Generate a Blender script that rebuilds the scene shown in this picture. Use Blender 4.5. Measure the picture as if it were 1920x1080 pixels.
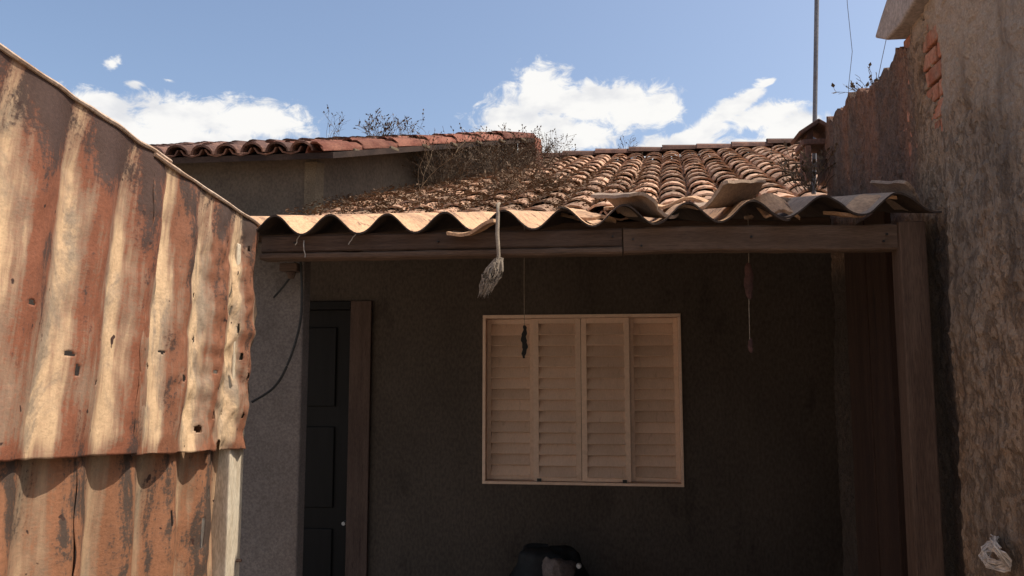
import bpy, math, random
from mathutils import Vector, Matrix, noise

# ---------------------------------------------------------------- clear
for o in list(bpy.data.objects):
    bpy.data.objects.remove(o, do_unlink=True)
sc = bpy.context.scene
col = sc.collection
R = math.radians
rnd = random.Random(7)
PI = math.pi

# ---------------------------------------------------------------- camera
YAW, PITCH = R(6.9), math.atan(160 / 1500)
cam_d = bpy.data.cameras.new('camera')
cam = bpy.data.objects.new('camera', cam_d)
col.objects.link(cam)
cam.location = (0, 0, 1.65)
cam.rotation_euler = (PI / 2 + PITCH, 0, YAW)
cam_d.sensor_width = 36
cam_d.lens = 36 * 1500 / 1920
cam_d.clip_start = .02
cam_d.clip_end = 500
sc.camera = cam

# ---------------------------------------------------------------- light
SUN_EL, SUN_AZ = R(57), math.atan2(1.0, .03)      # azimuth measured from +Y towards +X
EXPOSURE = 0.52
SKY_STRENGTH = .135
SUN_STRENGTH = 3.9
sun_d = bpy.data.lights.new('sun', 'SUN')
sun_d.energy = SUN_STRENGTH
sun_d.angle = R(.5)
sun_d.color = (1, .90, .76)
sun = bpy.data.objects.new('sun', sun_d)
col.objects.link(sun)
to_sun = Vector((math.sin(SUN_AZ) * math.cos(SUN_EL), math.cos(SUN_AZ) * math.cos(SUN_EL), math.sin(SUN_EL)))
sun.rotation_euler = to_sun.to_track_quat('Z', 'Y').to_euler()
sun.location = to_sun * 30
vs = sc.view_settings
vs.view_transform = 'Standard'
vs.look = 'None'
vs.exposure = EXPOSURE
vs.gamma = 1
vs.use_curve_mapping = False
sc.cycles.max_bounces = 5
sc.cycles.diffuse_bounces = 4


# ---------------------------------------------------------------- node helper
class NT:
    def __init__(s, tree):
        s.t = tree
        tree.nodes.clear()

    def n(s, typ, **kw):
        nd = s.t.nodes.new(typ)
        for k, v in kw.items():
            setattr(nd, k, v)
        return nd

    def put(s, sock, v):
        if hasattr(v, 'is_linked') or isinstance(v, bpy.types.NodeSocket):
            s.t.links.new(v, sock)
        elif isinstance(v, (tuple, list)) and len(v) == 3 and sock.type == 'RGBA':
            sock.default_value = (*v, 1)
        else:
            sock.default_value = v

    def math(s, op, a, b=0., c=0., clamp=False):
        nd = s.n('ShaderNodeMath', operation=op, use_clamp=clamp)
        s.put(nd.inputs[0], a)
        s.put(nd.inputs[1], b)
        if op in ('MULTIPLY_ADD', 'SMOOTH_MAX', 'WRAP'):
            s.put(nd.inputs[2], c)
        return nd.outputs[0]

    def mix(s, f, a, b):
        nd = s.n('ShaderNodeMix', data_type='RGBA')
        s.put(nd.inputs[0], f)
        s.put(nd.inputs[6], a)
        s.put(nd.inputs[7], b)
        return nd.outputs[2]

    def noise(s, vec, scale, detail=5., rough=.6, dist=0.):
        nd = s.n('ShaderNodeTexNoise')
        s.put(nd.inputs['Vector'], vec)
        nd.inputs['Scale'].default_value = scale
        nd.inputs['Detail'].default_value = detail
        nd.inputs['Roughness'].default_value = rough
        nd.inputs['Distortion'].default_value = dist
        return nd.outputs[0]

    def ramp(s, f, lo, hi, a=0., b=1.):
        nd = s.n('ShaderNodeMapRange', interpolation_type='SMOOTHSTEP')
        s.put(nd.inputs[0], f)
        nd.inputs[1].default_value = lo
        nd.inputs[2].default_value = hi
        nd.inputs[3].default_value = a
        nd.inputs[4].default_value = b
        return nd.outputs[0]

    def scaled(s, vec, sc_, loc=(0, 0, 0)):
        nd = s.n('ShaderNodeMapping')
        s.put(nd.inputs[0], vec)
        nd.inputs['Scale'].default_value = sc_
        nd.inputs['Location'].default_value = loc
        return nd.outputs[0]


# ---------------------------------------------------------------- world: sky with cumulus clouds
world = bpy.data.worlds.new('World')
sc.world = world
world.use_nodes = True
w = NT(world.node_tree)
sky = w.n('ShaderNodeTexSky', sky_type='NISHITA', sun_disc=False)
sky.sun_elevation = SUN_EL
sky.sun_rotation = SUN_AZ
sky.altitude = 500
sky.air_density = 1.0
sky.dust_density = 5.0
sky.ozone_density = 1.0
tc = w.n('ShaderNodeTexCoord').outputs['Generated']
sep = w.n('ShaderNodeSeparateXYZ')
w.put(sep.inputs[0], tc)
DEG = 180 / PI
az = w.math('MULTIPLY', w.math('ARCTAN2', sep.outputs[0], sep.outputs[1]), DEG)
el = w.math('MULTIPLY', w.math('ARCSINE', sep.outputs[2]), DEG)
cmb = w.n('ShaderNodeCombineXYZ')
w.put(cmb.inputs[0], az)
w.put(cmb.inputs[1], el)
ae = cmb.outputs[0]
CLOUDS = [(-34.8, 16.60, 2.9, 1.25, 0), (-30.0, 16.7, 3.4, 1.35, 0), (-25.6, 16.95, 4.6, 1.45, 0),
          (-29.19, 14.96, 9.8, 1.5, 0),
          (-4.73, 19.86, 2.44, 1.87, 0), (-1.01, 18.95, 4.28, 1.59, 0), (2.08, 18.57, 3.45, 1.58, 0),
          (4.36, 18.24, 1.59, .57, 0), (-5.33, 17.02, 4.11, 2.76, 0), (-1.82, 16.78, 2.72, 1.10, 0),
          (-4.95, 15.36, 2.73, 1.30, 0), (-7.88, 17.95, 1.77, 1.17, 30), (4.6, 15.75, 4.2, 1.0, 10),
          (6.95, 16.74, 3.88, .93, 30), (9.93, 18.53, 1.80, .56, 38), (10.97, 17.38, 2.84, .84, 10),
          (13.05, 16.24, 2.25, 1.32, 0), (9.82, 15.10, 5.01, .93, 0),
          (11.30, 19.50, .64, .24, 20), (-34.21, 19.57, 1.5, .8, 40, .20), (-32.81, 18.47, 1.0, .62, 10, .30),
          (-30.88, 19.01, 1.6, .35, -5, .22)]
dens = None
for (ca, ce, ra, re, ro, *pk) in CLOUDS:
    m = w.n('ShaderNodeMapping', vector_type='TEXTURE')
    w.put(m.inputs[0], ae)
    m.inputs['Location'].default_value = (ca, ce, 0)
    m.inputs['Rotation'].default_value = (0, 0, R(ro))
    m.inputs['Scale'].default_value = (ra, re, 1)
    ln = w.n('ShaderNodeVectorMath', operation='LENGTH')
    w.put(ln.inputs[0], m.outputs[0])
    d = w.math('SUBTRACT', pk[0] if pk else 1.0, ln.outputs['Value'])
    dens = d if dens is None else w.math('SMOOTH_MAX', dens, d, .18)
# the same kind of fair-weather cumulus all round the rest of the sky
gen = w.noise(w.scaled(tc, (2.2, 2.2, 4.6)), 1.9, 6, .55)
gen = w.math('MULTIPLY', w.math('SUBTRACT', gen, .54), 6.0)
win = w.math('MULTIPLY', w.ramp(w.math('ABSOLUTE', w.math('ADD', az, 10)), 34, 44, 1, 0), w.ramp(el, 40, 50, 1, 0))
gen = w.math('SUBTRACT', gen, w.math('MULTIPLY', win, 9.0))
dens = w.math('MAXIMUM', w.math('MAXIMUM', dens, gen), -2.0)
fl = w.math('SUBTRACT', w.noise(w.scaled(ae, (.55, .8, 1)), 1.0, 5, .66, .6), .5)
fd = w.math('ADD', dens, w.math('MULTIPLY', fl, 2.1))
mask = w.ramp(fd, -.22, .34)
soft = w.noise(w.scaled(ae, (.22, .42, 1), (3, 1, 0)), 1.0, 4, .55)
ccol = w.mix(w.ramp(soft, .45, .68), (1.0, .99, .97), (.80, .81, .84))
bg_s = w.n('ShaderNodeBackground')
w.put(bg_s.inputs[0], sky.outputs[0])
bg_s.inputs[1].default_value = SKY_STRENGTH
bg_c = w.n('ShaderNodeBackground')
w.put(bg_c.inputs[0], ccol)
bg_c.inputs[1].default_value = .68
mx = w.n('ShaderNodeMixShader')
w.put(mx.inputs[0], mask)
w.put(mx.inputs[1], bg_s.outputs[0])
w.put(mx.inputs[2], bg_c.outputs[0])
w.put(w.n('ShaderNodeOutputWorld').inputs[0], mx.outputs[0])


# ---------------------------------------------------------------- materials
def new_mat(name, rough=.9, spec=.25):
    m = bpy.data.materials.new(name)
    m.use_nodes = True
    t = NT(m.node_tree)
    b = t.n('ShaderNodeBsdfPrincipled')
    b.inputs['Roughness'].default_value = rough
    b.inputs['Specular IOR Level'].default_value = spec
    t.put(t.n('ShaderNodeOutputMaterial').inputs[0], b.outputs[0])
    return m, t, b


def bump(t, b, h, strength, dist):
    bp = t.n('ShaderNodeBump')
    bp.inputs['Strength'].default_value = strength
    bp.inputs['Distance'].default_value = dist
    t.put(bp.inputs['Height'], h)
    t.put(b.inputs['Normal'], bp.outputs[0])


def objco(t):
    return t.n('ShaderNodeTexCoord').outputs['Object']


def grainy(name, c1, c2, c3=None, scale=6., stretch=(1, 1, 1), rough=.9, bstr=.3, bdist=.01, fine=90., spec=.2, lo=.38, hi=.62, c3lo=.58, vary=0., famp=1.):
    """two or three tones broken up by noise, fine relief on top"""
    m, t, b = new_mat(name, rough, spec)
    co = t.scaled(objco(t), stretch)
    oi = t.n('ShaderNodeObjectInfo').outputs['Random']
    off = t.n('ShaderNodeVectorMath', operation='ADD')
    t.put(off.inputs[0], co)
    cx = t.n('ShaderNodeCombineXYZ')
    t.put(cx.inputs[0], t.math('MULTIPLY', oi, 37.0))
    t.put(cx.inputs[2], t.math('MULTIPLY', oi, 11.0))
    t.put(off.inputs[1], cx.outputs[0])
    co = off.outputs[0]
    n1 = t.noise(co, scale, 6, .65)
    c = t.mix(t.ramp(n1, lo, hi), c1, c2)
    if c3:
        n2 = t.noise(co, scale * 2.3, 7, .7, .4)
        c = t.mix(t.ramp(n2, c3lo, c3lo + .14), c, c3)
    nf = t.noise(co, fine, 3, .6)
    v = t.ramp(nf, .25, .75, 1 - .28 * famp, 1 + .18 * famp)
    if vary:
        v = t.math('MULTIPLY', v, t.ramp(oi, 0, 1, 1 - vary, 1 + vary))
    mm = t.n('ShaderNodeVectorMath', operation='SCALE')
    t.put(mm.inputs[0], c)
    t.put(mm.inputs[3], v)
    t.put(b.inputs['Base Color'], mm.outputs[0])
    bump(t, b, t.math('ADD', t.math('MULTIPLY', n1, 1.0), t.math('MULTIPLY', nf, .5)), bstr, bdist)
    return m


def rust_mat(name, pitch, phase, pale, grey, red, dark, rust_bias, top_bias, height):
    """weathered corrugated sheet: rust runs down the valleys, dark bloom near the top edge"""
    m, t, b = new_mat(name, .78, .3)
    uv = t.n('ShaderNodeUVMap', uv_map='uv').outputs[0]
    s = t.n('ShaderNodeSeparateXYZ')
    t.put(s.inputs[0], uv)
    u, v = s.outputs[0], s.outputs[1]
    wob = t.math('MULTIPLY', t.math('SUBTRACT', t.noise(t.scaled(uv, (6, 2.5, 1)), 1, 3), .5), .07)
    u2 = t.math('ADD', u, wob)
    wave = t.math('COSINE', t.math('MULTIPLY', t.math('SUBTRACT', u2, phase), 2 * PI / pitch))
    st = t.noise(t.scaled(uv, (19, 1.5, 1)), 1, 5, .68)
    bl = t.noise(t.scaled(uv, (9, 4, 1), (5, 2, 0)), 1, 6, .72, .7)
    fine = t.noise(uv, 110, 4, .7)
    top = t.ramp(v, height * .45, height, 0, 1)
    big = t.noise(t.scaled(uv, (2.6, 2.2, 1), (1, 7, 0)), 1, 5, .6)
    base = t.mix(t.ramp(t.math('ADD', bl, t.math('MULTIPLY', wave, .06)), .38, .58), pale, grey)
    r = t.math('ADD', t.math('MULTIPLY', wave, .27), t.math('MULTIPLY', t.math('SUBTRACT', st, .5), 1.5))
    r = t.math('ADD', r, t.math('MULTIPLY', t.math('SUBTRACT', big, .5), 1.2))
    r = t.math('ADD', r, t.math('MULTIPLY', top, top_bias))
    r = t.math('ADD', r, t.math('MULTIPLY', t.ramp(v, 0, .05, 1, 0), .25))
    r = t.math('ADD', r, t.math('MULTIPLY', t.math('SUBTRACT', fine, .5), .45))
    r = t.math('ADD', r, rust_bias)
    brown = tuple(.45 * p_ + .55 * q_ for p_, q_ in zip(grey, red))
    c = t.mix(t.math('MULTIPLY', t.ramp(r, -.34, .0), .9), base, brown)
    c = t.mix(t.ramp(r, -.06, .14), c, red)
    dk = t.math('ADD', t.math('MULTIPLY', t.math('SUBTRACT', bl, .5), 1.6), t.math('MULTIPLY', r, .55))
    dk = t.math('ADD', dk, t.math('MULTIPLY', t.math('SUBTRACT', fine, .5), .55))
    dk = t.math('ADD', dk, t.math('MULTIPLY', t.ramp(v, height * .70, height * .96, 0, 1), top_bias * .75))
    c = t.mix(t.math('MULTIPLY', t.ramp(dk, .12, .36), .92), c, dark)
    sp = t.noise(t.scaled(uv, (34, 26, 1), (3, 3, 0)), 1, 2, .5)
    c = t.mix(t.ramp(sp, .70, .73), c, (.045, .022, .016))
    mm = t.n('ShaderNodeVectorMath', operation='SCALE')
    t.put(mm.inputs[0], c)
    t.put(mm.inputs[3], t.ramp(fine, .2, .8, .72, 1.2))
    t.put(b.inputs['Base Color'], mm.outputs[0])
    bump(t, b, t.math('ADD', t.math('MULTIPLY', bl, .6), fine), .35, .004)
    return m


M = {}
M['sheet'] = rust_mat('rusted_zinc', .187, .055, (.53, .365, .22), (.27, .205, .145), (.20, .072, .038), (.048, .030, .025), -.09, .36, .75)
M['sheet_far'] = rust_mat('rusted_zinc_torn', .187, .055, (.58, .405, .245), (.28, .215, .155), (.21, .085, .046), (.042, .028, .023), -.16, .30, .72)
M['sheet_low'] = rust_mat('rusted_orange', .187, .055, (.40, .265, .16), (.25, .185, .125), (.25, .112, .058), (.050, .038, .031), .0, .10, 1.5)
M['pale_edge'] = grainy('pale_edge', (.46, .35, .27), (.34, .23, .16), (.25, .13, .08), 9, bstr=.2, bdist=.003, c3lo=.6)
M['pale_post'] = grainy('pale_post', (.56, .49, .38), (.46, .38, .28), (.20, .13, .09), 7, (3, 3, .6), bstr=.2, bdist=.003, c3lo=.62)
M['tile'] = grainy('terracotta', (.33, .18, .115), (.43, .285, .195), (.115, .082, .062), 9, bstr=.5, bdist=.006, fine=120, vary=.35, c3lo=.55)
M['tile_red'] = grainy('terracotta_red', (.145, .052, .036), (.21, .090, .062), (.055, .036, .032), 8, bstr=.4, bdist=.006, vary=.3)
M['tile_under'] = grainy('terracotta_channel', (.25, .14, .09), (.31, .19, .13), (.09, .065, .05), 9, bstr=.4, bdist=.006)
M['tile_dark'] = grainy('terracotta_dark', (.085, .048, .040), (.14, .075, .055), (.04, .03, .028), 8, bstr=.4, bdist=.006, vary=.3)
M['cement'] = grainy('fibre_cement', (.52, .325, .195), (.33, .205, .13), (.14, .085, .06), 11, (1, .35, 1), bstr=.5, bdist=.005, fine=150, c3lo=.53, lo=.42, hi=.66)
M['sheet_shade'] = grainy('shade_dark_cement', (.040, .029, .024), (.060, .043, .034), (.10, .066, .046), 9, bstr=.4, bdist=.004, fine=130, c3lo=.62)  # near-black tone that stands in for shade under the porch sheets
M['cement_grey'] = grainy('fibre_cement_grey', (.25, .18, .135), (.36, .26, .19), (.14, .095, .075), 9, bstr=.4, bdist=.004, fine=130)
M['beam'] = grainy('dark_beam_wood', (.070, .046, .035), (.10, .066, .050), (.038, .026, .021), 5, (.5, 6, 9), bstr=.6, bdist=.003, fine=60)
M['beam_light'] = grainy('worn_beam_wood', (.098, .064, .046), (.140, .093, .067), (.050, .034, .026), 4, (.6, 6, 9), bstr=.6, bdist=.003, fine=60)
M['post_wood'] = grainy('post_wood', (.080, .050, .036), (.115, .074, .053), (.038, .026, .021), 4, (6, 6, .5), bstr=.6, bdist=.003, fine=60)
M['board'] = grainy('stained_board', (.036, .021, .016), (.050, .029, .021), (.022, .015, .013), 3, (6, 5, .4), bstr=.5, bdist=.003, fine=60)
M['facade'] = grainy('dark_paint_wall', (.070, .054, .042), (.090, .070, .055), (.056, .043, .034), 1.7, (1, 1, .55), lo=.32, hi=.68, c3lo=.54, bstr=.35, bdist=.006, fine=70)
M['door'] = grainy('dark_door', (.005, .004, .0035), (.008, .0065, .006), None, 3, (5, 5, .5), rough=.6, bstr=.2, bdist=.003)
M['jamb'] = grainy('jamb_wood', (.085, .055, .043), (.11, .072, .056), (.05, .03, .024), 4, (6, 6, .5), bstr=.5, bdist=.003)
M['shutter'] = grainy('cream_shutter', (.72, .50, .36), (.75, .53, .39), (.62, .42, .30), 3, rough=.6, bstr=.05, bdist=.001, fine=50, famp=.3, vary=.09, c3lo=.56)
M['pillar'] = grainy('grey_plaster', (.132, .110, .098), (.165, .138, .123), (.10, .083, .074), 4, bstr=.5, bdist=.006, fine=140)
M['neigh'] = grainy('neighbour_plaster', (.085, .068, .054), (.115, .092, .070), (.034, .028, .024), 1.6, (1, 1, .7), bstr=.4, bdist=.01, fine=60)
M['neigh_pale'] = grainy('neighbour_pale', (.115, .090, .062), (.14, .11, .075), (.07, .052, .04), 4, bstr=.4, bdist=.01)
M['brick'] = grainy('brick', (.34, .125, .07), (.34, .175, .115), (.25, .18, .13), 16, bstr=.6, bdist=.006, vary=.2)
M['soffit'] = grainy('soffit', (.026, .018, .016), (.048, .032, .026), None, 4, bstr=.3, bdist=.005)
M['metal'] = grainy('galvanised', (.09, .09, .105), (.12, .12, .135), (.08, .06, .055), 9, rough=.5, bstr=.1, bdist=.001, spec=.5)
M['wire'] = grainy('black_cable', (.02, .02, .02), (.03, .03, .03), None, 9, rough=.5, bstr=0, bdist=.001)
M['tie'] = grainy('tie_wire', (.35, .33, .31), (.45, .43, .40), None, 9, rough=.4, bstr=0, bdist=.001, spec=.5)
M['rope'] = grainy('frayed_rope', (.32, .265, .205), (.25, .205, .16), (.14, .112, .09), 30, bstr=.5, bdist=.002, fine=260)
M['dry'] = grainy('dry_weed', (.075, .052, .036), (.12, .085, .058), None, 9, bstr=0, bdist=.001)
M['dry_pale'] = grainy('dry_straw', (.26, .185, .115), (.19, .13, .08), None, 9, bstr=0, bdist=.001)
M['litter'] = grainy('leaf_litter', (.115, .072, .046), (.17, .115, .075), (.07, .075, .04), 20, bstr=0, bdist=.001)
M['ground'] = grainy('yard_ground', (.42, .34, .26), (.48, .39, .30), (.34, .27, .20), 1.5, bstr=.5, bdist=.02, fine=30)
M['sack'] = grainy('black_plastic', (.010, .010, .010), (.016, .016, .016), None, 6, rough=.62, bstr=.3, bdist=.01, fine=24, spec=.2)
M['rag'] = grainy('pale_rag', (.17, .135, .12), (.13, .10, .09), None, 12, bstr=.4, bdist=.006)
M['plastic'] = grainy('crumpled_plastic', (.62, .55, .48), (.50, .43, .37), None, 20, rough=.35, bstr=.3, bdist=.003, spec=.6)
M['coping'] = grainy('coping_cement', (.26, .225, .205), (.32, .275, .25), (.17, .14, .12), 5, bstr=.5, bdist=.01)
M['rag_dark'] = grainy('dark_rag', (.11, .055, .048), (.07, .038, .034), None, 14, bstr=.5, bdist=.005)


def rough_wall_mat():
    m, t, b = new_mat('rough_mortar', .95, .1)
    co = objco(t)
    drip = t.noise(t.scaled(co, (9, 9, 1.5)), 1, 7, .72, .1)
    big = t.noise(t.scaled(co, (1.6, 1.6, 1.0), (4, 2, 1)), 1, 5, .6)
    clod = t.noise(co, 52, 5, .68)
    fine = t.noise(co, 150, 4, .7)
    s = t.n('ShaderNodeSeparateXYZ')
    t.put(s.inputs[0], co)
    c = t.mix(t.ramp(clod, .35, .65), (.30, .20, .132), (.40, .285, .195))
    warm = t.noise(t.scaled(co, (5, 5, 3), (9, 1, 4)), 1, 6, .7)
    c = t.mix(t.math('MULTIPLY', t.ramp(warm, .48, .66), .75), c, (.27, .165, .10))
    c = t.mix(t.ramp(t.math('ADD', big, t.math('MULTIPLY', t.math('SUBTRACT', clod, .5), .4)), .48, .62), c, (.33, .25, .185))
    # lumpy splattered coat below a slanting edge, smoother render above it
    edge = t.math('ADD', s.outputs[2], t.math('MULTIPLY', s.outputs[1], -.40))
    edge = t.math('ADD', edge, t.math('MULTIPLY', t.math('SUBTRACT', big, .5), 1.1))
    lumpy = t.ramp(edge, 2.30, 2.40, 1, 0)
    pit = t.noise(t.scaled(co, (44, 44, 23), (1, 5, 2)), 1, 5, .66, 0)
    pm = t.math('MULTIPLY', t.ramp(pit, .50, .58), t.math('ADD', t.math('MULTIPLY', lumpy, .30), .16))
    c = t.mix(pm, c, (.095, .066, .050))
    c = t.mix(t.math('MULTIPLY', t.ramp(edge, 2.30, 2.42), .55), c, (.45, .365, .29))
    # mould runs
    k = t.math('ADD', t.math('MULTIPLY', drip, .62), t.math('MULTIPLY', big, .50))
    k = t.math('ADD', k, t.math('MULTIPLY', t.math('SUBTRACT', fine, .5), .16))
    c = t.mix(t.math('MULTIPLY', t.ramp(k, .56, .72), .68), c, (.105, .076, .060))
    # porch shade painted into the colour of the length inside the porch
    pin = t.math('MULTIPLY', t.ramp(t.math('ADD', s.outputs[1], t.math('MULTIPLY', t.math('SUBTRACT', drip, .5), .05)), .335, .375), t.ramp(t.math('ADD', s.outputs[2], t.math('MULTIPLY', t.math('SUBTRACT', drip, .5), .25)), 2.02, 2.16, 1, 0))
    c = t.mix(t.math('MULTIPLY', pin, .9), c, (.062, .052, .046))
    # reddish brick dust on the far, unplastered length
    far = t.ramp(s.outputs[1], .42, .66)
    up_ = t.ramp(s.outputs[2], 2.0, 2.25)
    rd = t.noise(t.scaled(co, (9, 9, 1.6), (2, 2, 2)), 1, 6, .65)
    c2 = t.mix(t.ramp(rd, .42, .60), (.115, .080, .068), (.195, .105, .075))
    c2 = t.mix(t.ramp(drip, .53, .66), c2, (.18, .138, .115))
    c = t.mix(t.math('MULTIPLY', t.math('MULTIPLY', far, up_), .9), c, c2)
    mm = t.n('ShaderNodeVectorMath', operation='SCALE')
    t.put(mm.inputs[0], c)
    t.put(mm.inputs[3], t.ramp(fine, .2, .8, .70, 1.25))
    t.put(b.inputs['Base Color'], mm.outputs[0])
    bump(t, b, t.math('ADD', t.math('SUBTRACT', clod, t.math('MULTIPLY', pm, .9)), t.math('MULTIPLY', fine, .5)), .9, .014)
    return m


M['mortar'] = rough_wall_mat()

# ---------------------------------------------------------------- geometry helpers
ORG = {}


def tag(o, label, cat, group=None, kind=None):
    if label:
        o['label'] = label
    if cat:
        o['category'] = cat
    if group:
        o['group'] = group
    if kind:
        o['kind'] = kind
    return o


def thing(name, loc, label, cat, group=None):
    o = bpy.data.objects.new(name, None)
    o.empty_display_size = .1
    col.objects.link(o)
    o.location = loc
    ORG[o] = Vector(loc)
    return tag(o, label, cat, group)


class MB:
    def __init__(s):
        s.v, s.f, s.uv = [], [], {}

    def add(s, vs_, fs_):
        b = len(s.v)
        s.v += [Vector(p) for p in vs_]
        s.f += [tuple(i + b for i in f) for f in fs_]
        return b

    def box(s, lo, hi, m=None):
        x0, y0, z0 = lo
        x1, y1, z1 = hi
        p = [(x0, y0, z0), (x1, y0, z0), (x1, y1, z0), (x0, y1, z0), (x0, y0, z1), (x1, y0, z1), (x1, y1, z1), (x0, y1, z1)]
        if m is not None:
            p = [m @ Vector(q) for q in p]
        s.add(p, [(0, 3, 2, 1), (4, 5, 6, 7), (0, 1, 5, 4), (1, 2, 6, 5), (2, 3, 7, 6), (3, 0, 4, 7)])
        return s

    def tube(s, pts, r, n=6, cap=True):
        pts = [Vector(p) for p in pts]
        rr = r if isinstance(r, (list, tuple)) else [r] * len(pts)
        base = len(s.v)
        for i, p in enumerate(pts):
            d = (pts[min(i + 1, len(pts) - 1)] - pts[max(i - 1, 0)])
            d = d.normalized() if d.length > 1e-9 else Vector((0, 0, 1))
            a = d.cross(Vector((0, 0, 1)) if abs(d.z) < .9 else Vector((1, 0, 0))).normalized()
            c = d.cross(a)
            for k in range(n):
                t = 2 * PI * k / n
                s.v.append(p + (a * math.cos(t) + c * math.sin(t)) * rr[i])
        for i in range(len(pts) - 1):
            for k in range(n):
                k2 = (k + 1) % n
                s.f.append((base + i * n + k, base + i * n + k2, base + (i + 1) * n + k2, base + (i + 1) * n + k))
        if cap:
            s.f.append(tuple(base + k for k in range(n))[::-1])
            e = base + (len(pts) - 1) * n
            s.f.append(tuple(e + k for k in range(n)))
        return s

    def prism(s, poly, lo, hi, axis='x'):
        """polygon in the plane across the axis, extruded from lo to hi"""
        n = len(poly)

        def mk(a, q):
            return {'x': (a, q[0], q[1]), 'y': (q[0], a, q[1]), 'z': (q[0], q[1], a)}[axis]
        s.add([mk(lo, q) for q in poly] + [mk(hi, q) for q in poly],
              [tuple(range(n))[::-1], tuple(range(n, 2 * n))] + [(i, (i + 1) % n, n + (i + 1) % n, n + i) for i in range(n)])
        return s

    def build(s, name, mat, parent=None, smooth=False, bevel=0., world_origin=None, uvs=None):
        me = bpy.data.meshes.new(name)
        root = parent
        org = Vector((0, 0, 0))
        if parent is not None:
            org = ORG[parent]
        elif world_origin is not None:
            org = Vector(world_origin)
        me.from_pydata([tuple(p - org) for p in s.v], [], s.f)
        me.materials.append(M[mat] if isinstance(mat, str) else mat)
        if uvs is not None:
            lay = me.uv_layers.new(name='uv')
            for lp in me.loops:
                lay.data[lp.index].uv = uvs[lp.vertex_index]
        me.validate()
        import bmesh
        b = bmesh.new()
        b.from_mesh(me)
        bmesh.ops.recalc_face_normals(b, faces=b.faces)
        b.to_mesh(me)
        b.free()
        if smooth:
            me.polygons.foreach_set('use_smooth', [True] * len(me.polygons))
            me.set_sharp_from_angle(angle=R(48))
        o = bpy.data.objects.new(name, me)
        col.objects.link(o)
        if parent is not None:
            o.parent = parent
        else:
            o.location = org
        ORG[o] = org
        if bevel:
            md = o.modifiers.new('bevel', 'BEVEL')
            md.width = bevel
            md.segments = 2
            md.limit_method = 'ANGLE'
        return o


def fbm(p, sc_, oct_=4):
    return noise.fractal(Vector(p) * sc_, 1.0, 2.0, oct_)


# ================================================================ SETTING
g = MB()
g.add([(-120, -120, 0), (120, -120, 0), (120, 160, 0), (-120, 160, 0)], [(0, 1, 2, 3)])
o = g.build('ground', 'ground')
tag(o, 'bare earth and worn concrete yard between the fence and the walls', None, kind='structure')

# ================================================================ HOUSE with tiled roof
house = thing('house', (-.4, 4.7, 0), 'small dark-fronted house with cream shuttered window under a terracotta tile roof', 'house')
FY = 4.70
f = MB()
WX0, WX1, WZ0, WZ1 = -.742, .412, 1.012, 1.994
DX0, DX1, DZ = -2.36, -1.42, 2.086
f.box((-2.75, FY, 0), (DX0, FY + .16, 2.56))
f.box((DX0, FY, DZ), (DX1, FY + .16, 2.56))
f.box((DX1, FY, 0), (WX0, FY + .16, 2.56))
f.box((WX0, FY, 0), (WX1, FY + .16, WZ0))
f.box((WX0, FY, WZ1), (WX1, FY + .16, 2.56))
f.box((WX1, FY, 0), (2.3, FY + .16, 2.56))
f.box((-2.75, FY + .16, 0), (-2.6, 13.0, 2.56))
f.box((2.15, FY + .16, 0), (2.3, 13.0, 2.56))
f.box((-2.75, 13.0, 0), (2.3, 13.16, 2.56))
f.build('wall', 'facade', house)

# --- door
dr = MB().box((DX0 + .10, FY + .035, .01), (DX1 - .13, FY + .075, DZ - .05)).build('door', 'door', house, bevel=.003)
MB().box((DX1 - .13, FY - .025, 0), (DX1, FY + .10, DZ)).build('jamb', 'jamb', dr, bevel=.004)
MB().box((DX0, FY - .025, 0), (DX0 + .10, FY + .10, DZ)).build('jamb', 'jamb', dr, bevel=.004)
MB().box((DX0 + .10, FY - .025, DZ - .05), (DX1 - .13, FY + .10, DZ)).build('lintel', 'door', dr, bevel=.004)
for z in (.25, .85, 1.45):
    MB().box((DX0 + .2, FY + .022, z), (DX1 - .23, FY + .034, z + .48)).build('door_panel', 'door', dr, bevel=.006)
MB().tube([(-1.575, FY + .036, .765), (-1.575, FY + .0, .765)], .011, 10).build('lock', 'tie', dr, smooth=True)

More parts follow.
